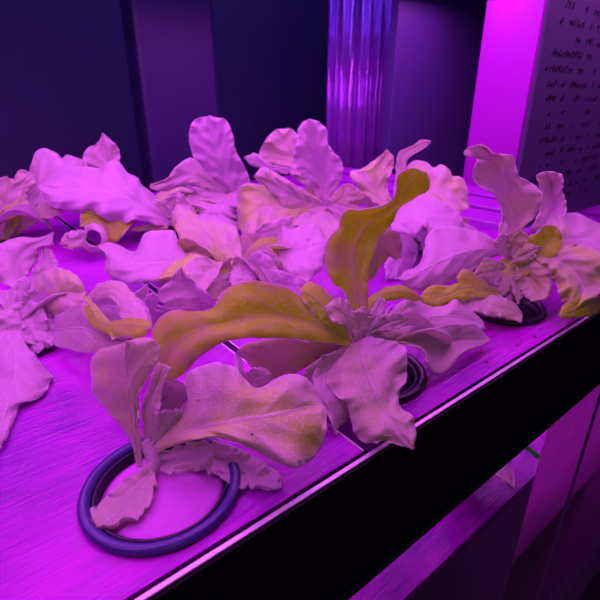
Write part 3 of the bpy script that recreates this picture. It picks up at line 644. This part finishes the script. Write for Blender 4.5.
# rows of small illegible slanted marks on the dark panel
rnd = random.Random(3)
u0, v0, lu, lv = up_
bm = bmesh.new()
zrow = 0.30; 
for rr in range(20):
    z = PZ + 0.50 - rr*0.024; x = 0.02 + rnd.random()*0.05
    while x < lu - 0.03:
        if rnd.random() < 0.62:
            hh = 0.006 + rnd.random()*0.007; ww = 0.003 + rnd.random()*0.003; sh = hh*0.45
            q = [(x, z), (x+ww, z), (x+ww+sh, z+hh), (x+sh, z+hh)]
            hexa(bm, [W(u0+a, v0-0.0008, b) for a, b in q] + [W(u0+a, v0+0.0004, b) for a, b in q])
            if rnd.random() < 0.6:
                z2 = z + hh*rnd.choice((0.25, 0.6)); q = [(x-0.003, z2), (x+0.008, z2), (x+0.008, z2+0.002), (x-0.003, z2+0.002)]
                hexa(bm, [W(u0+a, v0-0.0012, b) for a, b in q] + [W(u0+a, v0+0.0004, b) for a, b in q])
            x += 0.012
        else: x += 0.022
cab = [o for o in C.objects if o.name == 'notice_board'][0]
for a_ in (0.025,):
    ubox('leg', M_panel, (u0 + a_, u0 + a_ + 0.02, v0 + 0.001, v0 + 0.007, 0.0002, PZ), cab)
link('printed_marks', mesh_of(bm, 'printed_marks'), M_ink, cab)

# hanging reflective film behind the middle plants
def curtain(name, xa, xb, d, mat, z0, z1, folds, amp, label):
    a, b = P(xa, 150, d), P(xb, 150, d*1.03); ua, va = uv_of(a); ub, vb = uv_of(b); bm = bmesh.new(); n = 120; rows = []
    dirn = (Vector((b.x, b.y, 0)) - Vector((a.x, a.y, 0))); nn = Vector((-dirn.y, dirn.x, 0)).normalized()
    for k in range(2):
        off = 0.002*k
        for z in (z0, z1):
            rows.append([bm.verts.new(Vector((a.x, a.y, 0)).lerp(Vector((b.x, b.y, 0)), i/n) + nn*(off + amp*math.sin(i/n*folds*2*math.pi + 1.2*math.sin(i/n*9))) + Vector((0, 0, TZ+z))) for i in range(n+1)])
    for i in range(n):
        bm.faces.new((rows[0][i], rows[0][i+1], rows[1][i+1], rows[1][i])); bm.faces.new((rows[2][i], rows[3][i], rows[3][i+1], rows[2][i+1]))
        bm.faces.new((rows[0][i], rows[2][i], rows[2][i+1], rows[0][i+1])); bm.faces.new((rows[1][i], rows[1][i+1], rows[3][i+1], rows[3][i]))
    bm.faces.new((rows[0][0], rows[1][0], rows[3][0], rows[2][0])); bm.faces.new((rows[0][n], rows[2][n], rows[3][n], rows[1][n]))
    return tag(link(name, mesh_of(bm, name, True), mat), label, 'curtain')
CUR = 1.3
while uv_of(P(390,150,CUR))[1] < VB + 0.06: CUR += 0.01
curtain('film_curtain', 326, 388, CUR, M_film, RZ + 0.02, 1.2, 5, 0.014, 'shiny purple film hanging in vertical folds behind the middle plants')
M_blue = simple('indigo_plastic', (0.10, 0.06, 0.26), 0.45, var=0.15, bscale=4)
M_bin = simple('dark_indigo_plastic', (0.05, 0.028, 0.16), 0.4, var=0.15, bscale=4)
p = P(150, 160, 1.75); u0, v0 = uv_of(p)
tag(ubox('storage_bin', M_bin, (u0, u0+0.32, v0, v0+0.12, RZ, 0.75), bev=0.02), 'plain indigo plastic bin standing upright behind the rear plants', 'bin')
p = P(388, 160, 1.9); u0, v0 = uv_of(p)
tag(ubox('wall_board', M_blue, (u0, u0+0.8, v0, v0+0.04, RZ, 1.3), bev=0.004), 'plain indigo board standing right of the shiny purple film', 'board')

# lower tier of the rack, seen under the front wall at the right
low = empty('lower_shelf', W(0.3, 0.2, -0.42), 'lower rack shelf lit magenta below the black tray', 'shelf')
ubox('shelf_board', M_board, (-0.4, UE, 0.06, VB, -0.42, -0.40), low)
pa = face_z(590, 430)
for i, (x0, x1) in enumerate(((548, 588), (592, 680))):
    def fu(px, v):
        r = ray(px, 430); t = ((O0 + V*v - CAM).dot(V))/r.dot(V); return uv_of(CAM + r*t)[0]
    o = ubox('side_sheet', M_sheet, (fu(x0, 0.012), fu(x1, 0.012), 0.012, 0.013, -0.85, FZ - 0.004), bev=0.001)
    tag(o, ['wrinkled magenta sheet left of the dark slit under the tray', 'wrinkled magenta sheet right of the dark slit under the tray'][i], 'plastic sheet')

bm = bmesh.new()
hexa(bm, [P(519,444,.62), P(522,441,.62), P(541,456,.62), P(538,460,.62), P(519,444,.63), P(522,441,.63), P(541,456,.63), P(538,460,.63)])
tag(link('plastic_clip', mesh_of(bm, 'plastic_clip'), M_green), 'small pale green plastic strip under the black tray', 'strip')

# ------------------------------------------------------------------ light
def area(name, loc, tgt, sx, sy, power, col):
    l = bpy.data.lights.new(name, 'AREA'); l.shape = 'RECTANGLE'; l.size = sx; l.size_y = sy; l.energy = power; l.color = col
    o = bpy.data.objects.new(name, l); C.objects.link(o); o.location = loc
    d = (tgt - loc).normalized(); z = -d; x = (U - z*U.dot(z)).normalized(); y = z.cross(x)
    o.rotation_euler = Matrix((x, y, z)).transposed().to_euler(); return o
MAG = (1.0, 0.165, 1.12)
K = 0.56
for i, v in enumerate((0.05, 0.40, 0.70, 0.99)):
    area('grow_light', W(0.35, v, 0.60), W(0.35, v, 0), 2.4, 0.02, (11.0, 10.0, 12.0, 10.0)[i]*K, MAG)
area('shelf_light', W(0.7, 0.22, FZ - 0.02), W(0.7, 0.10, -0.35), 1.2, 0.03, 1.3, MAG)
area('warm_fill', Vector((0.5, -1.2, TZ+0.9)), P(330, 300, 0.6), 0.8, 0.8, 2.0, (1.0, 0.74, 0.55))  # added warm fill from behind the camera, brings out the yellow; no window here
area('backdrop_fill', W(0.8, 1.2, 1.5), W(0.8, 1.9, 0), 2.0, 0.3, 8, (0.35, 0.25, 1.0))  # unseen bluish fill, added as ambient to lift the dark back wall
w = bpy.data.worlds.new('world'); sc.world = w; w.use_nodes = True
w.node_tree.nodes['Background'].inputs[0].default_value = (0.10, 0.05, 0.22, 1); w.node_tree.nodes['Background'].inputs[1].default_value = 0.3

sc.view_settings.view_transform = 'Standard'; sc.view_settings.look = 'None'; sc.view_settings.gamma = 1
sc.view_settings.exposure = 0.0; sc.view_settings.use_curve_mapping = False
